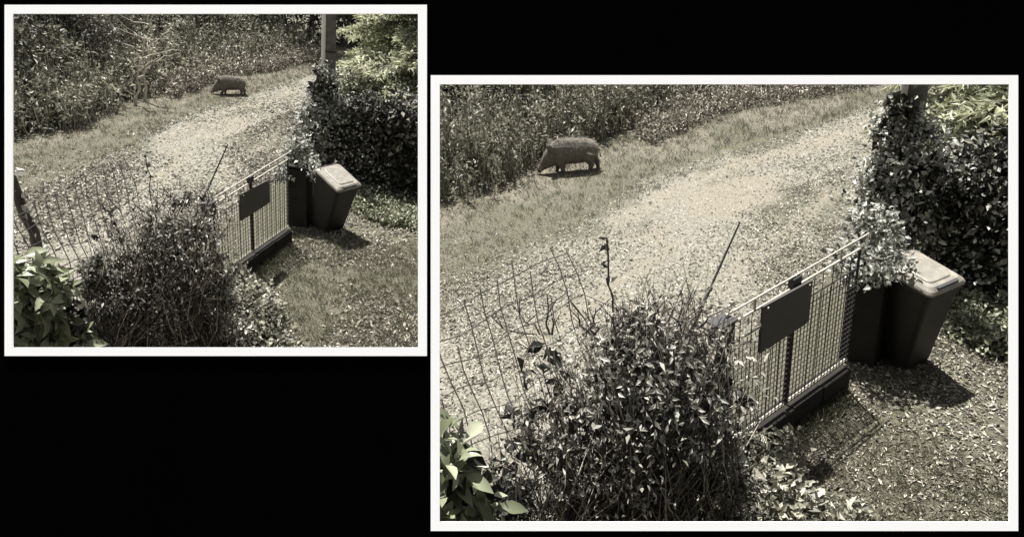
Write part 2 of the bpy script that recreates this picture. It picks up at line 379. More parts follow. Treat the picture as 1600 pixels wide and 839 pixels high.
def twigs(Y, t, base, lumps, N, r, m, name='twig_tangle', over=1.05, root=None):
    mb = MB(); P, d = cloud(lumps, N, .3)
    for p in P:
        c = lumps[rng.integers(len(lumps))][0]; a = (np.array([c[0], c[1], 0]) if root is None else root) + rng.normal(size=3) * [.15, .15, 0]
        q = a + (p - a) * over
        if not keep(Y, q)[0]: continue
        pts = walk(a, q, 6, .05); mb.tube(pts - base, np.linspace(r, r * .25, 6), 4, None, False)
    if mb.n: mb.build(name, m, t, stuff=True)

def tree(Y, name, label, cat, ax, ay, h, cw, m, N, size, group, seed, trunk_r=.07, mtr='bark', low=.25):
    size *= .75 + .6 * rng.random(); N = int(N * (.6 + .5 * rng.random())); tp = .9 + 1.6 * rng.random()
    base = Y.P(ax, ay); base[2] = relief(base[0], base[1]) - .03
    if Y.tag == 'B' and Y.pix(base)[0][0] < 700: return
    t = Y.thing(name, label, cat, base, group)
    tb = MB(); lean = rng.normal(size=2) * .06 * h; top = np.array([lean[0], lean[1], h * .92])
    pts = walk([0, 0, 0], top, 8, .012); tb.tube(pts, np.linspace(trunk_r, trunk_r * .2, 8), 7, .5)
    lumps = []
    for i in range(9):
        f = low + (1 - low) * (i + .5) / 9; a = rng.random() * 6.28; p0 = pts[int(f * 6.9)]
        rr = cw * (.35 + .5 * math.sin(math.pi * min(1, f * .9 + .12))) * (.7 + .5 * rng.random())
        p1 = p0 + np.array([math.cos(a) * rr, math.sin(a) * rr, rr * .35])
        if not keep(Y, base + p1)[0]: continue
        tb.tube(walk(p0, p1, 5, .05), np.linspace(trunk_r * .4, trunk_r * .08, 5), 5, .5, False)
        lumps.append((base + p1 * [.85, .85, 1], (rr * .75, rr * .75, rr * .6 + .15)))
        lumps.append((base + (p0 + p1) / 2, (rr * .6, rr * .6, rr * .5 + .15)))
    tb.build('trunk', M[mtr], t, True)
    foliage(Y, t, base, lumps, N, size, m, thr=-.16, gb=2.6, tintpow=tp, seed=seed, name='crown', surf=.5)
    return t

# ------------------------------------------------------------------ boar
def loft(mb, rings, n=18):
    """rings: (centre, half width y, half height z, tilt) along x"""
    V = []
    for (c, ry, rz, tl) in rings:
        th = np.arange(n) * 2 * math.pi / n
        loc = np.stack([np.sin(th) * 0 - np.cos(th) * rz * math.sin(tl), np.sin(th) * ry, np.cos(th) * rz * math.cos(tl)], -1)
        V.append(np.array(c) + loc)
    m = len(rings); V = np.array(V).reshape(-1, 3)
    i = np.arange(m - 1)[:, None] * n; j = np.arange(n)[None]; k = (j + 1) % n
    mb.add(V, np.stack([i + j, i + n + j, i + n + k, i + k], -1).reshape(-1, 4), .5)
    mb.add(V[:n], [list(range(n))], .5) if False else None
    for e, flip in ((0, 0), (m - 1, 1)):
        c = V[e * n:(e + 1) * n].mean(0); vv = np.vstack([V[e * n:(e + 1) * n], c])
        ff = [[q, (q + 1) % n, n] if not flip else [(q + 1) % n, q, n] for q in range(n)]; mb.add(vv, ff, .5)
def boar(Y, label, ax, ay, L, legs, heading):
    """unit boar faces -x, shoulder height about .62 for length 1; legs = stride offsets"""
    base = Y.P(ax, ay); base[2] = relief(base[0], base[1]) - .03
    t = Y.thing('wild_boar', label, 'wild boar', base, 'wild boar on the lane verge', heading)
    mb = MB()
    body = [((.50,0,.38),.03,.06,0), ((.485,0,.385),.085,.13,0), ((.44,0,.39),.13,.19,0), ((.35,0,.395),.158,.228,0), ((.22,0,.395),.172,.245,0), ((.08,0,.39),.178,.252,0),
            ((-.06,0,.40),.176,.262,0), ((-.18,0,.40),.166,.262,.1), ((-.27,0,.375),.15,.235,.25), ((-.35,0,.325),.128,.20,.45), ((-.42,0,.265),.106,.158,.6), ((-.48,0,.21),.080,.118,.7),
            ((-.535,0,.16),.058,.083,.75), ((-.585,0,.115),.046,.060,.78), ((-.605,0,.095),.043,.053,.8)]
    body = [((c[0], c[1], c[2] + .025 * min(1, max(0, c[0] + .55) * 4)), a_ * .97, b_ * .93, t_) for c, a_, b_, t_ in body]
    loft(mb, body)
    for sx, sy, off, front in ((-.20, 1, legs[0], 1), (-.20, -1, legs[1], 1), (.36, 1, legs[2], 0), (.36, -1, legs[3], 0)):
        y = sy * .085
        if front:
            pts = [(sx, y*.9, .40), (sx - .01 + off * .25, y, .26), (sx + off * .6 + .01, y, .15), (sx + off * .9, y, .05), (sx + off - .02, y, .0)]; rr = [.10, .072, .05, .036, .036]
        else:
            pts = [(sx, y*.9, .40), (sx - .03 + off * .3, y, .28), (sx + .05 + off * .6, y, .17), (sx + .03 + off * .9, y, .06), (sx + off, y, .0)]; rr = [.125, .098, .056, .038, .036]
        mb.tube(pts, rr, 10, .5)
    for sy in (1, -1):
        mb.tube([(-.33, sy * .07, .46), (-.355, sy * .115, .535), (-.385, sy * .135, .60), (-.40, sy*.13, .65)], [.05, .066, .048, .010], 8, .5)
    mb.tube([(.49,0,.46), (.53,0,.42), (.545,0,.34), (.55,.01,.27)], [.02,.014,.010,.016], 6, .5)
    me = mb.mesh('tmp', M['boar'], True); tmp = bpy.data.objects.new('tmp', me); COL.objects.link(tmp)
    md = tmp.modifiers.new('r', 'REMESH'); md.mode = 'VOXEL'; md.voxel_size = .0125; md.use_smooth_shade = True
    ms = tmp.modifiers.new('s', 'SMOOTH'); ms.iterations = 3; ms.factor = .5
    dg = bpy.context.evaluated_depsgraph_get(); bm = bpy.data.meshes.new_from_object(tmp.evaluated_get(dg)); bpy.data.objects.remove(tmp)
    co = np.zeros(len(bm.vertices) * 3); bm.vertices.foreach_get('co', co); co = co.reshape(-1, 3)
    no = np.zeros(len(co) * 3); bm.vertices.foreach_get('normal', no); no = no.reshape(-1, 3)
    bm.vertices.foreach_set('co', (co * L).ravel()); bm.materials.clear(); bm.materials.append(M['boar'])
    o = bpy.data.objects.new('body', bm); COL.objects.link(o); o.parent = t
    # coat: short bristles lying back, longer along the spine
    sel = rng.choice(len(co), min(len(co), 9000), replace=False); sel = sel[co[sel, 2] > .12]
    p = co[sel]; nn = no[sel]; N = len(p); back = np.tile([.9, 0, -.15], (N, 1)) + rng.normal(size=(N, 3)) * .3 + nn * .35
    spine = (nn[:, 2] > .75) & (p[:, 0] > -.4) & (p[:, 0] < .3)
    h = MB(); h.scatter(np.array([[-.06,0,0],[.06,0,0],[0,1,0]]), [[0,1,2]], p * L, rotfrom(back + nn * .5 * spine[:, None], nn), L * (.035 + .035 * rng.random(N)) * np.where(spine, 1.25, .75))
    h.build('coat', M['bristle'], t, stuff=True)
    s = MB(); s.tube([(-.600*L, 0, .095*L), (-.622*L, 0, .078*L)], [.046*L, .042*L], 12, .5); s.build('snout', M['snout'], t, True)
    for sy in (1, -1):
        e = MB(); c = np.array([-.465, sy * .078, .262]) * L; e.tube([c, c + np.array([0, sy * .012 * L, .003])], [.010 * L, .005 * L], 8, .5); e.build('eye', M['dark'], t)
        k = MB(); c = np.array([-.565, sy * .05, .10]) * L; k.tube([c, c + np.array([-.01, sy * .012, .02]) * L, c + np.array([-.005, sy * .014, .045]) * L], [.007 * L, .005 * L, .001 * L], 6, .5); k.build('tusk', M['tusk'], t)
    return t

# ------------------------------------------------------------------ one plot
def build(Y):
    I = IN[Y.tag]; A = Y.tag == 'A'
    def P(x, y, h=0.): return Y.P(x, y, h)
    # ---------- gate
    gl, gr = P(341, 460), P(451, 379); gd = gr - gl; gw = np.linalg.norm(gd); gd /= gw; gn = np.array([gd[1], -gd[0], 0])
    hl = Y.height(gl, 346, 321); hr = Y.height(gr, 461, 250); z0 = (Y.height(gl, 337.5, 431) + Y.height(gr, 446, 352)) / 2; print('z0', z0)
    rz = math.atan2(gd[1], gd[0])
    t = Y.thing('gate', f'low metal mesh gate with dark sign board between bush and bin {I}', 'gate', gl, 'yard gates', rz)
    H = lambda u: hl + (hr - hl) * u / gw
    def rail(name, u0, u1, f0, f1, r, m, off=0., n=8):
        mb = MB(); mb.tube([(u0, off, z0 + (H(u0) - z0) * f0), (u1, off, z0 + (H(u1) - z0) * f1)], r, n, .5); return mb.build(name, M[m], t, True)
    g0, g1, gm = 0., gw, gw * .46
    for (a, b) in ((g0, gm - .015), (gm + .015, g1)):
        rail('top_rail', a, b, 1, 1, .011, 'gate'); rail('middle_rail', a, b, .84, .84, .008, 'gatedark'); rail('bottom_rail', a, b, 0, 0, .018, 'gate')
        for u in (a, b): rail('stile', u, u + .001, 0, 1.0, .013, 'gatedark')
        k = max(3, int((b - a) / .13))
        for i in range(1, k): u = a + (b - a) * i / k; rail('bar', u, u + .001 + .012 * rng.normal(), 0, 1, .004, 'gatedark', 0, 5)
        # fine wire netting fixed over the bars
        mb = MB(); step = .065 if A else .05
        for u in np.arange(a, b, step): mb.tube([(u, -.02, z0), (u, -.02, z0 + (H(u) - z0) * .84)], .0045 if A else .0048, 3, .5, False)
        for f in np.arange(.03, .84, .055 if A else .045): mb.tube([(a, -.02, z0 + (H(a) - z0) * f), (b, -.02, z0 + (H(b) - z0) * f)], .0045, 3, .5, False)
        mb.build('netting', M['gatedark'], t, stuff=True)
    rail('upper_pipe', g0 - .05, g1 + .12, 1.09, 1.09, .009, 'gate')
    for u in (g0 + .3, gm, g1 - .3): rail('bracket', u, u + .001, 1, 1.09, .012, 'gate')
    q = [Y.onplane(gl + gn * .045, gn, *c) - gl for c in ((375,304),(420.7,279.5),(419,317),(373.7,346))]
    rot = np.array(Matrix.Rotation(-rz, 3, 'Z')); q = np.array(q) @ rot.T
    uL = (q[0, 0] + q[3, 0]) / 2; uR = (q[1, 0] + q[2, 0]) / 2; q[[0, 3], 0] = uL; q[[1, 2], 0] = uR
    mb = MB(); mb.prism(q, q + np.array([0, -.02, 0]), .5); sgn = mb.build('sign_board', M['sign'], t)
    for (u, v) in ((.08, .06), (.92, .06), (.08, .94), (.92, .94)):
        c = q[0] * (1-u) * (1-v) + q[1] * u * (1-v) + q[2] * u * v + q[3] * (1-u) * v; s = MB(); s.tube([c + [0, .0, 0], c + [0, -.035, 0]], .009, 6, .5); s.build('screw', M['gate'], sgn)
    mb = MB(); mb.box((gm, 0, H(gm) + .05), (.11, .05, .09)); mb.build('latch', M['dark'], t)
    # added kerb, its dark face stands in for the shadow below the gate
    t2 = Y.thing('threshold_kerb', f'low dark stone retaining kerb under the mesh gate {I}', 'kerb', gl, None, rz)
    for i in range(4):
        mb = MB(); mb.box((gw * (i + .5) / 4, .02, z0 / 2 - .07 - .006 * (i % 2)), (gw / 4 - .012, .16 + .01 * (i % 2), z0)); mb.build('kerb_stone', M['pillar'], t2)
    # left post with its dark box
    pb = gl - gd * .09; t = Y.thing('gate_post', f'thin gate post with dark box on top beside tangled bush {I}', 'post', pb)
    mb = MB(); mb.tube([(0,0,-.05), (0,0,hl * .98)], .03, 8, .5); mb.build('post', M['gatedark'], t, True)
    mb = MB(); mb.box((0, 0, hl * .98 + .0), (.16, .12, .20), rz); bx = mb.build('letter_box', M['dark'], t)
    mb = MB(); mb.box((0, 0, hl * .98 + .108), (.19, .15, .014), rz); mb.build('lid', M['dark'], bx)
    # ---------- pillar
    pc = P(469, 350); px_ = gd; t = Y.thing('gate_pillar', f'dark masonry gate pillar under ivy between gate and wheeled bin {I}', 'pillar', pc, None, rz + .15)
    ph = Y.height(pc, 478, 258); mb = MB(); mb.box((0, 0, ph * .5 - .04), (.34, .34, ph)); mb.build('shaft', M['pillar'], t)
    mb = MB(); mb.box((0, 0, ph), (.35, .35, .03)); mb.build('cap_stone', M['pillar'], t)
    pt = pc + [0, 0, ph]; Lq = [(pt + [a, b, c], (.22, .22, .16)) for a, b, c in ((0,.1,.05),(-.2,.1,0),(.12,.05,.02),(-.05,.3,.1),(.05,.3,.15),(-.22,-.02,-.14),(0,.25,.3),(-.05,-.22,-.02),(.1,-.2,.0))]
    t3 = Y.thing('pillar_ivy', f'clump of ivy draped over the top of the gate pillar {I}', 'ivy', pt, 'ivy on the gate pillars')
    foliage(Y, t3, pt, Lq, 2300, .075 if A else .06, M['hedge' if 0 else 'ivy'], thr=-.3, gb=4., surf=.4, tmpl=LEAF, tintpow=1.1)
    # ---------- wheeled bin
    bh = 1.10
    tc_ = [P(x - 3, y - 2, bh + .03) for x, y in ((506,271),(548.6,289.5),(564,273),(519,253.5))]   # left, front, right, back
    TC = np.mean(tc_, 0); lx = (tc_[1] - tc_[0] + tc_[2] - tc_[3]) / 2; lw = np.linalg.norm(lx); lx /= lw
    lwid = np.linalg.norm((tc_[3] - tc_[0] + tc_[2] - tc_[1]) / 2) 
    print('raw', lw, lwid)
    k_ = .85 if A else .93; lw *= k_; lwid *= k_
    lw = min(max(lw, .45), .80); lwid = min(max(lwid, .36), .62)
    ex_ = .02 if A else .12; TC = TC - lx * ex_ / 2; lw += ex_; lwid += ex_ * .3
    b1 = P(529, 347); b2 = P(512, 374)
    ly = np.array([-lx[1], lx[0], 0]); BC = (b1 + b2) / 2 - lx * lw * .42
    zax = TC - BC; zax /= np.linalg.norm(zax); tilt = math.degrees(math.acos(zax[2]))
    print('YARD', Y.tag, 'bin', lw, lwid, 'tilt', tilt, 'gate', gw, hl, hr, 'pillar', ph, 'cam h', Y.c[2])
    if tilt > 19: k = math.tan(R(19)) / math.tan(R(tilt)); zax = np.array([zax[0] * k, zax[1] * k, zax[2]]); zax /= np.linalg.norm(zax)
    BC = TC - zax * (bh / zax[2]); BC[2] = 0
    xa = lx - zax * (lx @ zax); xa /= np.linalg.norm(xa); ya = np.cross(zax, xa)
    t = Y.thing('wheeled_bin', f'brown wheeled rubbish bin with pale sunlit lid {I}', 'bin', BC, 'wheeled bins')
    t.matrix_world = Y.M @ Matrix([[xa[0], ya[0], zax[0], BC[0]], [xa[1], ya[1], zax[1], BC[1]], [xa[2], ya[2], zax[2], BC[2]], [0,0,0,1]])
    hx, hy = lw / 2, lwid / 2
    def ring(k, z, r=.05, ox=0., n=4):
        a, b = hx * k[0], hy * k[1]; pts = []
        for cx, cy, a0 in ((1,1,0), (-1,1,90), (-1,-1,180), (1,-1,270)):
            for i in range(n + 1):
                th = R(a0 + 90 * i / n); pts.append((ox + cx * (a - r) + r * math.cos(th), cy * (b - r) + r * math.sin(th), z))
        return np.array(pts)
    def rings(name, rs, m, par=t, smooth=False):
        mb = MB(); n = len(rs[0]); V = np.vstack(rs); i = np.arange(len(rs) - 1)[:, None] * n; j = np.arange(n)[None]; k = (j + 1) % n
        mb.add(V, np.stack([i + j, i + k, i + n + k, i + n + j], -1).reshape(-1, 4), .5)
        for e in (0, len(rs) - 1):
            mb.add(np.vstack([rs[e], rs[e].mean(0)]), [[q, (q + 1) % n, n] if e else [(q + 1) % n, q, n] for q in range(n)], .5)
        o = mb.build(name, M[m], par, smooth)
        if smooth:
            for p in o.data.polygons: p.use_smooth = True
            o.data.set_sharp_from_angle(angle=R(40)) if hasattr(o.data, 'set_sharp_from_angle') else None
        return o
    zt = bh
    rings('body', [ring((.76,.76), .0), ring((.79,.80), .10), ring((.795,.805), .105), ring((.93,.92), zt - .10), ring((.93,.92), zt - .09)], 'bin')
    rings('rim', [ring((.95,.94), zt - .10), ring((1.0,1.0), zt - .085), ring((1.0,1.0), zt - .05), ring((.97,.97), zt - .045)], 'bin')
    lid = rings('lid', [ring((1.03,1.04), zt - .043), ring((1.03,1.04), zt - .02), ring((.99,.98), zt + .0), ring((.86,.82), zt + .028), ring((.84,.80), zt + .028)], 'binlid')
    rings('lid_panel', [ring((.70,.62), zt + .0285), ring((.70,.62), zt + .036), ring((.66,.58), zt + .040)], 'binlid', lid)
    mb = MB(); mb.box((hx * .93, 0, zt + .012), (hx * .09, hy * 1.1, .03)); mb.build('lid_grip', M['dark'], lid)
    mb = MB(); mb.tube([(-hx * 1.12, -hy * .75, zt - .03), (-hx * 1.12, hy * .75, zt - .03)], .016, 8, .5)
    for s in (-1, 0, 1): mb.box((-hx * 1.05, s * hy * .7, zt - .04), (.09, .035, .05))
    mb.build('handle', M['bin'], t)
    for s in (-1, 1):
        mb = MB(); mb.tube([(-hx * .78, s * hy * .80 - .025, .10), (-hx * .78, s * hy * .80 + .025, .10)], .10, 16, .5); wl = mb.build('wheel', M['dark'], t)
        mb = MB(); mb.tube([(-hx * .78, s * (hy * .80 + .028), .10), (-hx * .78, s * (hy * .80 + .032), .10)], .05, 12, .5); mb.build('hub', M['bin'], wl)
    # ---------- pole
    pb = P(512, 280) if A else P(492, 280); t = Y.thing('utility_pole', f'tall weathered utility pole with pale conduit rising from ivy {I}', 'pole', pb, 'utility poles')
    ptop = P(514, -90, Y.height(pb, 513, -90)) - pb; ptop[:2] = 0
    mb = MB(); mb.tube([(0,0,-.1), ptop * .5, ptop], [.14, .127, .115], 16, .5); mb.build('shaft', M['pole'], t, True)
    mb = MB(); off = np.array([-.13, -.075, 0]); mb.tube([off, ptop * .5 + off * .92, ptop + off * .85], [.042, .042, .042], 8, .5); mb.build('conduit', M['conduit'], t, True)  # pale cable cover, widened to stand in for the pole's sunlit left edge
    for z in (2.6, 3.6, 4.6):
        mb = MB(); c = ptop * (z / ptop[2]); mb.tube([c - [0,0,.015], c + [0,0,.015]], .137, 16, .5); mb.build('band', M['gatedark'], t)
    # ---------- ivy on pole and pillar
    L = []; 
    def lump(ax, ay, base, rx, rz_, ry=None):
        h = Y.height(base, ax, ay); p = np.array([base[0], base[1], max(h, .05)]); d = P(ax, ay, p[2]); d[1] = base[1] + (d[1] - base[1]) * 1.; return (d, (rx, ry or rx, rz_))
    ib = P(508, 288)
    for (x, y, r, rz_) in ((506,124,.20,.24),(492,140,.17,.22),(516,144,.22,.24),(502,162,.28,.24),(484,180,.22,.2),(520,178,.28,.24),(498,198,.38,.22),(478,206,.24,.18),(512,218,.36,.2),(482,226,.28,.2),(500,238,.36,.14),(470,238,.16,.14),(499,112,.13,.14),(538,172,.20,.2),(532,205,.26,.2)):
        L.append(lump(x, y, ib, r, rz_))
    t = Y.thing('ivy', f'grey green ivy mass swallowing the foot of the utility pole {I}', 'ivy', ib, 'ivy on the poles')
    foliage(Y, t, ib, L, 8500 if A else 10500, .08 if A else .062, M['ivy'], tintpow=.55, thr=.02, gb=4.6, up=1.5, ow=.3, seed=11, parts=260 if not A else 0, tmpl=LEAF if not A else LEAF2, surf=.3)
    foliage(Y, t, ib, [(c, tuple(x * 1.5 for x in r)) for c, r in L], 3200, .07, M['ivy'], thr=0, gb=5, seed=15, surf=.15, name='loose_foliage')
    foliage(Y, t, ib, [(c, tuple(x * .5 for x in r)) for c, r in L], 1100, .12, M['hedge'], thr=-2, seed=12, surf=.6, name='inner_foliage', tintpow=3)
    twigs(Y, t, ib, L, 40, .012, M['twig'], over=1.08)
    # ---------- hedge right of the ivy
    hb0, hb1 = P(548, 298), P(672, 330); Lh = []
    for i in range(9):
        f = i / 8; b_ = hb0 * (1 - f) + hb1 * f; hh = Y.height(b_, 560 + 100 * f, 172 + 12 * math.sin(i * 2.1))
        for k, z in enumerate((.25, .55, .85)): Lh.append((np.array([b_[0], b_[1] + .45, hh * z]), (.38, .42 - .03 * k, hh * .24)))
    t = Y.thing('hedge', f'dark shaded hedge behind the wheeled bin {I}', 'hedge', (hb0 + hb1) / 2 + [0, .45, 0], 'hedges behind the bins')
    hb = (hb0 + hb1) / 2 + [0, .45, 0]
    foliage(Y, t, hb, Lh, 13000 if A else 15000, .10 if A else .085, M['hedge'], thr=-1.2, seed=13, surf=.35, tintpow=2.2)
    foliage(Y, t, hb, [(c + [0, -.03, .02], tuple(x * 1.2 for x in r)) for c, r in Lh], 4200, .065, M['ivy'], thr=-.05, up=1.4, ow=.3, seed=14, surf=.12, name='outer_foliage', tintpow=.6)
    twigs(Y, t, hb, Lh, 70, .014, M['twig'])
    # shrubs and spruce behind the hedge
    for i, (x, y, h, wdt) in enumerate(((560,222,1.5,.55),(600,228,1.7,.7),(640,232,1.6,.65),(575,190,1.1,.6),(622,190,1.3,.7))):
        b_ = P(x, y); lab = ['loose yellow green shrub right beside the ivy pole', 'broad green shrub over the middle of the hedge', 'green shrub over the right end of the hedge', 'small green shrub at the lane bend left of the spruce', 'green shrub hidden under the spruce boughs'][i]
        t = Y.thing('green_shrub', f'{lab} {I}', 'shrub', b_, 'green shrubs behind the hedge')
        Ls = [(b_ + np.array([rng.normal() * wdt * .4, rng.normal() * wdt * .3, h * z]), (wdt * .6, wdt * .6, h * .2)) for z in (.25, .45, .6, .75, .9) for _ in (0, 1)]
        foliage(Y, t, b_, Ls, 3200, .10, M['green'], thr=-.4, seed=20 + i, surf=.4, tintpow=1.2); twigs(Y, t, b_, Ls, 22, .010, M['twig'])
    sb = P(655 if A else 662, 205); t = Y.thing('spruce_tree', f'yellow green spruce with drooping boughs behind hedge {I}', 'tree', sb, 'spruces behind the hedges')
    mb = MB(); mb.tube([(0,0,-.1), (0,0,4), (0,0,7.6)], [.13, .09, .02], 8, .5); mb.build('trunk', M['bark'], t, True)
    nd = MB(); br = MB()
    for i in range(150):
        z = .9 + 6.4 * rng.random(); Lb = (7.9 - z) * .34 * (.75 + .45 * rng.random()); a = rng.random() * 6.283
        p0 = np.array([0, 0, z]); d = np.array([math.cos(a), math.sin(a), 0]); pts = np.array([p0 + d * Lb * s + np.array([0, 0, .10 * Lb * s - .42 * Lb * s * s + .14 * Lb * s**3]) for s in np.linspace(0, 1, 7)])
        if not keep(Y, pts + sb).all(): continue
        br.tube(pts, np.linspace(.02, .004, 7), 4, .5, False)
        side = np.array([-d[1], d[0], 0])
        for s in np.linspace(.18, 1, 13):
            c = p0 + d * Lb * s + np.array([0, 0, .10 * Lb * s - .42 * Lb * s * s + .14 * Lb * s**3])
            for sg in (-1, 1):
                ll = .40 * (1.15 - s) * Lb * .55 + .14; e = c + (side * sg + d * .75) * ll + np.array([0, 0, -.22 * ll])
                n = 13; q = c + (e - c) * (np.arange(n) / n)[:, None]; dd = np.tile((e - c) / np.linalg.norm(e - c), (n, 1)) + rng.normal(size=(n, 3)) * .55
                nd.scatter(NARROW[0] * [1.2, 1, 1], NARROW[1], q, rotfrom(dd, rdir(n, 1.)), .13 + .07 * rng.random(n), np.clip(.25 + .5 * s + .25 * rng.normal(size=n), 0, 1))
    if br.n: br.build('branch_set', M['bark'], t, stuff=True); nd.build('needles', M['spruce'], t, stuff=True)
    # ---------- tangled bush in front of the gate
    bb = P(252, 575); Lb = []
    for (x, y, r, rz_) in ((232,345,.16,.16),(262,332,.20,.17),(292,325,.22,.17),(322,330,.20,.17),(205,372,.18,.18),(235,368,.26,.22),(270,362,.32,.26),(308,365,.30,.26),(334,372,.14,.2),
                          (178,405,.15,.16),(212,410,.26,.24),(255,408,.36,.28),(300,412,.32,.28),(330,415,.14,.2),(160,440,.14,.16),(195,450,.24,.24),(235,458,.34,.26),(280,462,.36,.28),(318,465,.20,.22),(150,480,.14,.14),(185,495,.24,.22),(230,508,.34,.24),(275,510,.34,.26),(312,508,.24,.22),(150,515,.16,.16),(345,505,.18,.16),(180,370,.10,.1),(158,408,.10,.1),(138,452,.12,.12),(132,492,.14,.12),(348,400,.10,.1),(345,440,.12,.14),(355,470,.14,.12),(150,372,.10,.1),(140,420,.12,.12),(128,460,.13,.12),(122,505,.16,.14),(170,345,.09,.09),(300,308,.12,.09),(272,314,.10,.08)):
        Lb.append(lump(x, y, bb, r * (.95 if A else .9), rz_ * .9))
    t = Y.thing('tangled_bush', f'large tangled bramble bush with bare twigs before the gate {I}', 'bush', bb, 'tangled bushes by the gates')
    foliage(Y, t, bb, Lb, 46000 if A else 64000, .047 if A else .039, M['bramble'], tmpl=SLIM, thr=.17, gb=5.5, ow=.25, seed=31, surf=.5, tintpow=1.0, up=.9, parts=0 if A else 200)
    foliage(Y, t, bb, [(c, tuple(x * 1.7 for x in r)) for c, r in Lb], 9500, .048, M['bramble'], tmpl=SLIM, thr=.05, gb=5., seed=33, surf=.2, name='outer_foliage', tintpow=.45)
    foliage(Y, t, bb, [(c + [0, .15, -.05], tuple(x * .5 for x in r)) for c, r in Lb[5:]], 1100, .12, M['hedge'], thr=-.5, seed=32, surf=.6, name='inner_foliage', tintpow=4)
    twigs(Y, t, bb, Lb, 480, .0075, M['twig'], over=1.06); twigs(Y, t, bb, Lb, 420, .005, M['palewood'], over=1.12, name='pale_twigs')
    # bare twigs standing out of the top
    for i in range(22):
        x = 165 + 175 * rng.random(); mb = MB(); p0 = lump(x, 330, bb, 1, 1)[0]; p1 = p0 + np.array([rng.normal() * .16, rng.normal() * .1, .06 + .2 * rng.random()])
        pts = walk(p0, p1, 5, .06); mb.tube(pts - bb, np.linspace(.007, .003, 5), 4, .5, False)
        for k in (2, 3): mb.tube([pts[k] - bb, pts[k] - bb + np.array([rng.normal() * .1, 0, .1])], [.004, .002], 4, .5, False)
        if keep(Y, pts).all(): mb.build('bare_twig', M['twig'], t)
    # vine sprig
    vb = P(238, 400, 0); v0 = lump(240, 330, bb, 1, 1)[0]; v1 = v0 + np.array([-.02, 0, .62]); t = Y.thing('vine_sprig', f'thin upright vine sprig above the tangled bush {I}', 'vine', v0, 'vine sprigs')
    mb = MB(); pts = walk(v0, v1, 6, .03) - v0; mb.tube(pts, .005, 4, .5); mb.build('stem', M['twig'], t)
    for k in range(9):
        c = pts[0] + (pts[-1] - pts[0]) * (.4 + .6 * k / 8); lb = MB(); lb.scatter(*LEAF, c[None], leaf_rot(1, .3, -.5), np.array([.06]), np.array([.4])); lb.build('leaf', M['hedge'], t)
    # low plants right of the bush
    for i, (x0, y0, n, hh) in enumerate(((360,470,14,.60),(390,505,14,.50),(428,532,7,.28),(345,540,12,.50),(140,540,7,.25))):
        b_ = P(x0, y0); Ls = [(b_ + np.array([rng.normal() * .16, rng.normal() * .2, hh * .5 * rng.random() + .06]), (.22, .22, hh * .4)) for _ in range(n)]
        lab = ['leafy low plant at the right foot of the tangled bush', 'leafy low plant spreading onto bare yard below the gate', 'creeping plant at the bottom edge on open ground', 'dark low plant under the right side of the tangled bush', 'pale low plant between broad leaved shrub and tangled bush'][i]
        t = Y.thing('low_plant', f'{lab} {I}', 'plant', b_, 'low plants round the bush')
        foliage(Y, t, b_, Ls, 2600, .07, M['weed' if i != 3 else 'bramble'], thr=-.5, seed=40 + i, surf=.4, tintpow=1.)
    # ---------- broad leaved shrub, bottom left
    lb_ = P(78, 640); Ll = []
    for (x, y, r) in ((40,430,.22),(75,440,.20),(30,465,.28),(80,470,.24),(115,500,.16),(45,500,.32),(90,510,.24),(30,540,.35),(75,545,.34),(115,530,.16),(0,440,.3),(-20,500,.35),(60,580,.35)):
        Ll.append(lump(x, y, lb_, r, r * .9))
    t = Y.thing('broad_leaved_shrub', f'shrub with big glossy oval leaves at bottom left corner {I}', 'shrub', lb_, 'broad leaved shrubs')
    foliage(Y, t, lb_, Ll, 2000 if A else 1800, .17 if A else .15, M['laurel'], tmpl=BIG, thr=-.6, seed=51, surf=.25, parts=280, up=1.0, droop=-.25, tintpow=.9)
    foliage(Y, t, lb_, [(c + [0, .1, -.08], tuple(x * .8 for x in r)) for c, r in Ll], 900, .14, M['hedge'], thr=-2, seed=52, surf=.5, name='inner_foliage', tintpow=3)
    twigs(Y, t, lb_, Ll, 30, .014, M['twig'], over=.95)
    # ---------- wire mesh fence and its leaning post
    h = 1.75; c00, c10 = P(5, 655), P(292, 525); c01, c11 = P(-75, 368, h), P(190, 243, h)
    t = Y.thing('mesh_fence', f'slack rusty wire mesh fence leaning by the lane {I}', 'fence', c00, 'mesh fences')
    def bil(u, v): return (c00 * (1-u) * (1-v) + c10 * u * (1-v) + c01 * (1-u) * v + c11 * u * v) + np.array([.03 * math.sin(v * 9 + u * 6), .06 * math.sin(u * 7) * math.sin(v * 4), -.035 * math.sin(u * 8 + v * 4) - .012 * math.sin(u * 23)]) - c00
    nv, nh = 17, 11
    def wire(p):
        p = np.array(p); p = p[keep(Y, p + c00)]
        if len(p) > 1: mb = MB(); mb.tube(p, .006 if A else .0055, 4, .5, False); mb.build('wire', M['wire'], t)
    for i in range(nv + 1):
        u = i / nv; v1 = 1 - .06 * rng.random() - (.12 if rng.random() < .2 else 0); wire([bil(u + .006 * math.sin(v * 20 + i), v) for v in np.linspace(0, v1, 12)])
    for j in range(nh + 1):
        v = j / nh * .95; wire([bil(u, v + .006 * math.sin(u * 25 + j)) for u in np.linspace(0, 1, 60)])
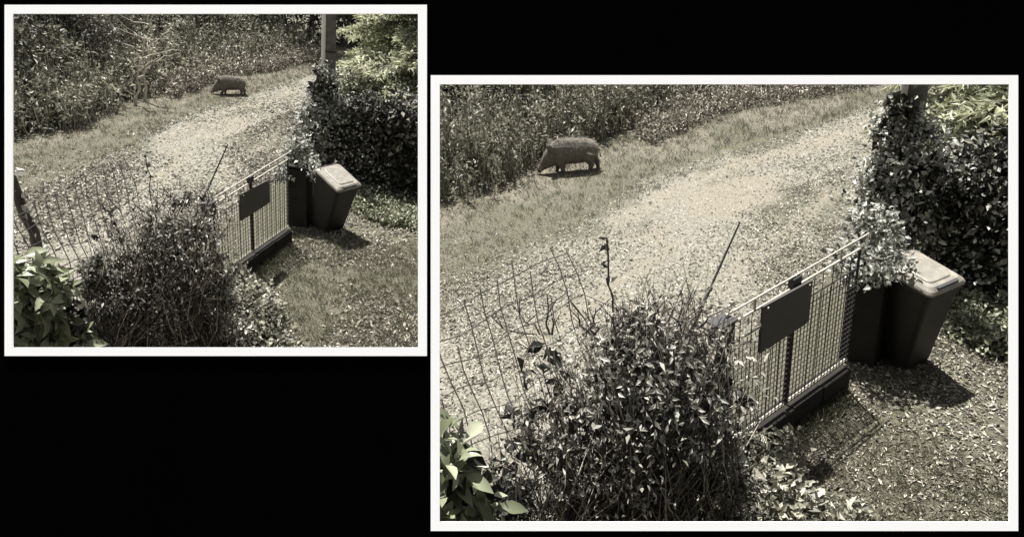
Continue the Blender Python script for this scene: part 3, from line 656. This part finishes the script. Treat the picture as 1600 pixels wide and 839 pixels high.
    if A:
      p0, p1 = P(92, 470), P(14, 268, 1.75); t = Y.thing('fence_post', f'leaning dark fence post wound with leafy vine at left edge {I}', 'post', p0, 'leaning fence posts')
      pts = walk([0,0,-.05], p1 - p0, 8, .012); mb = MB(); mb.tube(pts, np.linspace(.07, .055, 8), 8, .5); mb.build('shaft', M['bark'], t, True)
      Lp = [(p0 + pts[k] + [.06, -.03, .0], (.10, .08, .15)) for k in range(1, 8)]
      foliage(Y, t, p0, Lp, 80, .10, M['ivy'], tmpl=LEAF, thr=-.5, seed=61, surf=.4, name='vine', tintpow=1.2)
    # ---------- thin rod
    r0, r1 = P(300, 350), P(356, 226, 1.25); t = Y.thing('metal_rod', f'thin dark rod slanting up against the pale lane {I}', 'rod', r0, 'slanting rods')
    mb = MB(); mb.tube([(0,0,0), (r1 - r0) * .5], [.026, .018], 8, .5); mb.build('lower_tube', M['dark'], t, True)
    mb = MB(); mb.tube([(r1 - r0) * .5, (r1 - r0)], [.014, .010], 8, .5); mb.build('upper_tube', M['dark'], t, True)
    mb = MB(); mb.tube([(r1 - r0) * .49, (r1 - r0) * .515], [.03, .028], 8, .5); mb.build('collar', M['dark'], t, True)
    # ---------- boar
    if A: boar(Y, 'small grey brown wild boar rooting head down on far verge ' + I, 360, 148, .80, (.05, -.10, .10, -.06), R(4))
    else: boar(Y, 'large brown wild boar walking head down beside tall weeds ' + I, (893 - 557) / 1.683, (268 + 35.4) / 1.692, 1.02, (-.08, .06, .12, -.05), R(10))
    # ---------- wood edge
    WB = [(-160,285),(-60,245),(20,214),(80,206),(130,196),(170,170),(230,150),(280,128),(330,108),(380,104),(440,96),(500,86)]
    pw = np.array([P(x, y)[:2] for x, y in WB]); seg = np.linalg.norm(np.diff(pw, axis=0), axis=1); cum = np.concatenate([[0], np.cumsum(seg)])
    def along(f): s = f * cum[-1]; return np.stack([np.interp(s, cum, pw[:, 0]), np.interp(s, cum, pw[:, 1])], -1)
    def wood(f, dep):
        a = along(f); b2 = along(np.clip(f + .01, 0, 1)) - along(np.clip(f - .01, 0, 1)); b2 /= np.linalg.norm(b2, axis=1)[:, None] + 1e-9
        return a + np.stack([-b2[:, 1], b2[:, 0]], -1) * dep[:, None]
    # weeds
    N = 2900 if A else 2600; f = rng.random(N); dep = rng.random(N) ** 1.3 * 2.6 + .15 * rng.normal(size=N); Q = inside_cut(Y, wood(f, dep)); N = len(Q)
    hh = (.5 + .9 * rng.random(N)) * np.clip(.55 + dep[:N] * .4, .5, 1.35); mb = MB(); lf = MB()
    for i in range(N):
        top = Q[i] + np.array([rng.normal() * .08, rng.normal() * .08, hh[i]])
        mb.tube([Q[i], (Q[i] + top) / 2 + rng.normal(size=3) * .02, top], [.011, .009, .005], 3, .45 + .55 * rng.random(), False)
    K = 13; fr_ = .25 + .75 * rng.random((N, K)); Pl = Q[:, None] + fr_[..., None] * np.stack([0 * hh, 0 * hh, hh], -1)[:, None] + rng.normal(size=(N, K, 3)) * .06
    Pl = Pl.reshape(-1, 3); tt = np.repeat(rng.random(N), K) * .5 + rng.random(N * K) * .5
    lf.scatter(*SLIM, Pl, leaf_rot(len(Pl), 1.1, -.3), (.12 if A else .115) * (.6 + .8 * rng.random(len(Pl))), tt ** 1.2)
    Y.stuff(mb, 'weed_stems', M['weed'], f'tangle of upright weed stems along the wood edge {I}', 'weeds'); Y.stuff(lf, 'weeds', M['weed'], f'dense tall leafy weeds along the wood edge {I}', 'weeds')
    # separate pale stalks
    ORD = ['first','second','third','fourth','fifth','sixth','seventh','eighth','ninth','tenth','eleventh','twelfth','thirteenth','fourteenth']; nst = 0
    for i, x in enumerate(np.linspace(70, 300, 14)):
        q = wood(np.array([np.interp(x, [-160, 500], [.0, 1.])]) * .62 + .22, np.array([.25 + .5 * rng.random()]))[0]; b_ = np.array([q[0], q[1], relief(q[0], q[1])]); hgt = .9 + .7 * rng.random()
        
        if Y.tag == 'B' and Y.pix(b_)[0][0] < 695: continue
        t = Y.thing('weed_stalk', f'{ORD[nst]} tall pale weed stalk from the left along the wood edge {I}', 'weed', b_, 'pale weed stalks ' + I); nst += 1
        mb = MB(); mb.tube(walk([0,0,0], [rng.normal() * .08, 0, hgt], 5, .02), [.012,.010,.009,.007,.004], 5, .5); mb.build('stem', M['palewood'], t)
        Lk = [(b_ + np.array([0, 0, hgt * z]), (.13, .13, .14)) for z in (.5, .7, .9)]; foliage(Y, t, b_, Lk, 60, .10, M['weed'], thr=-2, seed=70 + i, surf=.6, tintpow=.6)
    # undergrowth and trees, each its own
    G = 'woodland trees behind the weeds'
    rows = [(x, .0, h, cw, k) for k, (x, h, cw) in enumerate(zip(np.linspace(.06, .98, 14), (2.6,3.,2.4,3.1,2.7,2.2,2.8,2.4,2.9,2.3,2.1,2.5,2.2,2.3), (1.1,1.2,1.,1.3,1.1,.9,1.2,1.,1.2,1.,.9,1.1,1.,1.)))]
    na = 0; nb = 0
    ads = ['leftmost', 'second', 'third', 'fourth', 'fifth', 'sixth', 'seventh', 'eighth', 'ninth', 'tenth', 'eleventh', 'twelfth', 'thirteenth', 'last']
    for (x, _, h, cw, k) in rows:
        q = wood(np.array([x]), np.array([2.2 + .8 * (k % 2)]))[0]; pz = Y.pix(np.array([[q[0], q[1], 0]]))[0]; ax, ay = (pz[0] - Y.aff[0]) / Y.aff[1], (pz[1] - Y.aff[2]) / Y.aff[3]
        na += tree(Y, 'bushy_tree', f'{ads[na]} bushy young tree from the left behind the weeds {I}', 'tree', ax, ay, h, cw, M['wood_leaf' if k % 3 else 'dark_wood'], 4200, .11 if A else .10, 'bushy trees behind the weeds ' + I, 80 + k, .05, low=.08) is not None
    for k in range(11):
        x = .03 + .095 * k; q = wood(np.array([min(x, .99)]), np.array([5.2 + 1.6 * (k % 2)]))[0]; pz = Y.pix(np.array([[q[0], q[1], 0]]))[0]; ax, ay = (pz[0] - Y.aff[0]) / Y.aff[1], (pz[1] - Y.aff[2]) / Y.aff[3]
        nb += tree(Y, 'woodland_tree', f'{ads[nb]} tall back row woodland tree from the left {I}', 'tree', ax, ay, 7.5 + 1.2 * rng.random(), 2.3, M['dark_wood'], 6500, .17, 'tall woodland trees ' + I, 100 + k, .12, low=.12) is not None
    if A:
        for k, (x, y) in enumerate(((548,66),(600,62),(650,60),(575,52),(630,50),(520,60),(485,64),(450,62))):
            tree(Y, 'far_tree', f"{['dusky tree straight behind the lane bend', 'dusky tree right of the lane bend', 'dusky tree at the far right beyond the spruce', 'taller tree rising behind the lane bend', 'taller tree at the back right beyond the spruce', 'dusky tree immediately left of the utility pole', 'second dusky tree left of the utility pole', 'third dusky tree left of the utility pole'][k]} {I}", 'tree', x, y, 6.5 + k * .3, 2.3, M['dark_wood'], 5500, .18, 'far trees round the lane bend', 130 + k, .12, low=.08)
        # pale saplings
        for k, (px0, px1, hs) in enumerate((((226,160),(241,18),3.0),((212,166),(226,62),2.2))):
            b_ = P(*px0); hs = Y.height(b_, *px1); t = Y.thing('pale_sapling', ['taller forked pale bare sapling in front of the dark wood', 'shorter slanting pale bare sapling in front of the dark wood'][k], 'sapling', b_, 'pale saplings')
            tp = P(px1[0], px1[1], hs) - b_; tp[1] *= .3; pts = walk([0,0,0], tp * [1,1,1], 8, .025); mb = MB(); mb.tube(pts, np.linspace(.036, .014, 8), 6, .5); mb.build('trunk', M['palewood'], t, True)
            for j in range(5):
                s = MB(); a = pts[3 + j % 5]; s.tube(walk(a, a + np.array([rng.choice([-1, 1]) * (.4 + .5 * rng.random()), 0, .2 + .3 * rng.random()]), 5, .06), np.linspace(.013, .004, 5), 4, .5); s.build('branch', M['palewood'], t)
    # ---------- ground cover
    def rnd_px(poly, N):
        a = np.array([P(x, y)[:2] for x, y in poly]); lo, hi = a.min(0), a.max(0); q = lo + (hi - lo) * rng.random((N * 3, 2)); q = q[inpoly(q, a)][:N]; return inside_cut(Y, q)
    k_ = 1. if A else .64
    Ql = rnd_px(LANE, 60000); Ql = Ql[(np.linalg.norm(Ql - Y.c, axis=1) < 24)]
    n = len(Ql); mb = MB(); ti = rng.random(n)
    ST = (np.array([[0,0,.35],[.5,0,0],[0,.45,.0],[-.5,.05,0],[0,-.5,0.]]), np.array([[0,1,2],[0,2,3],[0,3,4],[0,4,1]]))
    mb.scatter(*ST, Ql, rotfrom(rdir(n) * [1, 1, .1], rdir(n, 4.)), k_ * (.018 + .045 * rng.random(n) ** 2.5), ti); Y.stuff(mb, 'gravel', M['stone'], f'pale loose gravel on the lane {I}', 'gravel')
    YARDP = [(337,445),(446,365),(560,300),(680,330),(700,600),(250,640)]
    Pq = np.vstack([rnd_px(LANE, 60000), rnd_px(YARDP, 24000), rnd_px([(-100,300),(240,190),(330,165),(190,240),(-100,420)], 3500), rnd_px([(350,215),(480,165),(480,250),(380,320)], 9000), rnd_px([(-60,330),(180,250),(230,270),(120,400),(-60,480)], 9000)]); n = len(Pq); Pq[:, 2] += .012; mb = MB()
    cl = 1.6 * fbm(Pq[:, 0], Pq[:, 1], 77, 4, 1.1) + .7 * rng.random(n); kk = (cl > .16) & (rng.random(n) > .97 * np.max([soft(Y, Pq[:, :2], d_, 1.) for d_ in DIRT], 0)); Pq = Pq[kk]; n = len(Pq)
    mb.scatter(*SLIM, Pq, rotfrom(rdir(n) * [1, 1, .2], rdir(n, 1.4)), k_ * (.035 + .075 * rng.random(n) ** 1.5), rng.random(n) ** 1.15); Y.stuff(mb, 'fallen_leaves', M['litter'], f'dry fallen leaves scattered over lane and yard {I}', 'fallen leaves')
    def tufts(poly, N, per, hh, m, name, lab, thr=-.2, sd=5):
        Q = rnd_px(poly, N); Q = Q[fbm(Q[:, 0], Q[:, 1], sd, 3, 1.3) + .5 * rng.random(len(Q)) > thr]; n = len(Q)
        if not n: return
        q = np.repeat(Q, per, 0) + rng.normal(size=(n * per, 3)) * [.035, .035, 0]; n2 = len(q); d = rng.normal(size=(n2, 3)) * [1, 1, 0]; mb = MB()
        mb.scatter(*BLADE, q, rotfrom(d, np.tile([0, 0, 1.], (n2, 1)) + rng.normal(size=(n2, 3)) * .25), hh * (.4 + .8 * rng.random(n2)), np.repeat(rng.random(n), per) * .6 + .4 * rng.random(n2))
        Y.stuff(mb, name, M[m], f'{lab} {I}', 'grass')
    tufts(VERGE, 5000, 6, .085, 'drygrass', 'dry_grass', 'straw coloured dry grass along the far verge', -.5)
    tufts([(-160,330),(20,250),(200,195),(330,158),(480,116),(560,90),(560,98),(480,124),(330,172),(200,236),(110,272),(20,318),(-160,400)], 4500, 6, .075, 'grass', 'verge_grass', 'short dull green grass between verge and gravel', -.1, 6)
    tufts(YARDP, 7000, 5, .075 if A else .06, 'grass', 'yard_grass', 'thin short grass of the yard', .12, 7)
    # low straw scrub between weeds and verge
    Q = rnd_px([(255,140),(330,108),(420,98),(520,84),(520,92),(430,112),(350,124),(270,158)], 1300); n = len(Q); K = 12
    Pl = np.repeat(Q, K, 0) + np.abs(rng.normal(size=(n * K, 3))) * [0, 0, .22] + rng.normal(size=(n * K, 3)) * [.07, .07, 0]; mb = MB()
    mb.scatter(*SLIM, Pl, leaf_rot(len(Pl), .8, .3), (.11 if A else .09) * (.5 + .8 * rng.random(len(Pl)))); Y.stuff(mb, 'scrub', M['litter'], f'low straw coloured scrub between weeds and verge {I}', 'scrub')
    tufts([(330,470),(452,380),(462,392),(345,488)], 500, 8, .10, 'grass', 'kerb_grass', 'ragged grass growing against the gate kerb', -.2, 12)
    # leafy ground cover under the hedge
    Q = rnd_px([(545,300),(600,298),(690,330),(690,385),(640,360),(590,352),(550,330)], 1500); n = len(Q); K = 9
    Pl = np.repeat(Q, K, 0) + np.abs(rng.normal(size=(n * K, 3))) * [0, 0, .10] + rng.normal(size=(n * K, 3)) * [.05, .05, 0]; mb = MB(); Pl = Pl[keep(Y, Pl)]
    mb.scatter(*LEAF2, Pl, leaf_rot(len(Pl), 1., 0), (.07 if A else .06) * (.6 + .7 * rng.random(len(Pl)))); Y.stuff(mb, 'ground_cover', M['green'], f'leafy green ground cover below the dark hedge {I}', 'ground cover')
    # sun check
    s1 = tc_[2] - P(568, 374); s2 = tc_[1] - P(553, 394)
    for s_ in (s1, s2): v = Y.R @ s_; print('   sun', Y.tag, v / np.linalg.norm(v))

build(YA)
build(YB)
print('objects', len(bpy.data.objects), 'tris', sum(len(m.polygons) for m in bpy.data.meshes))
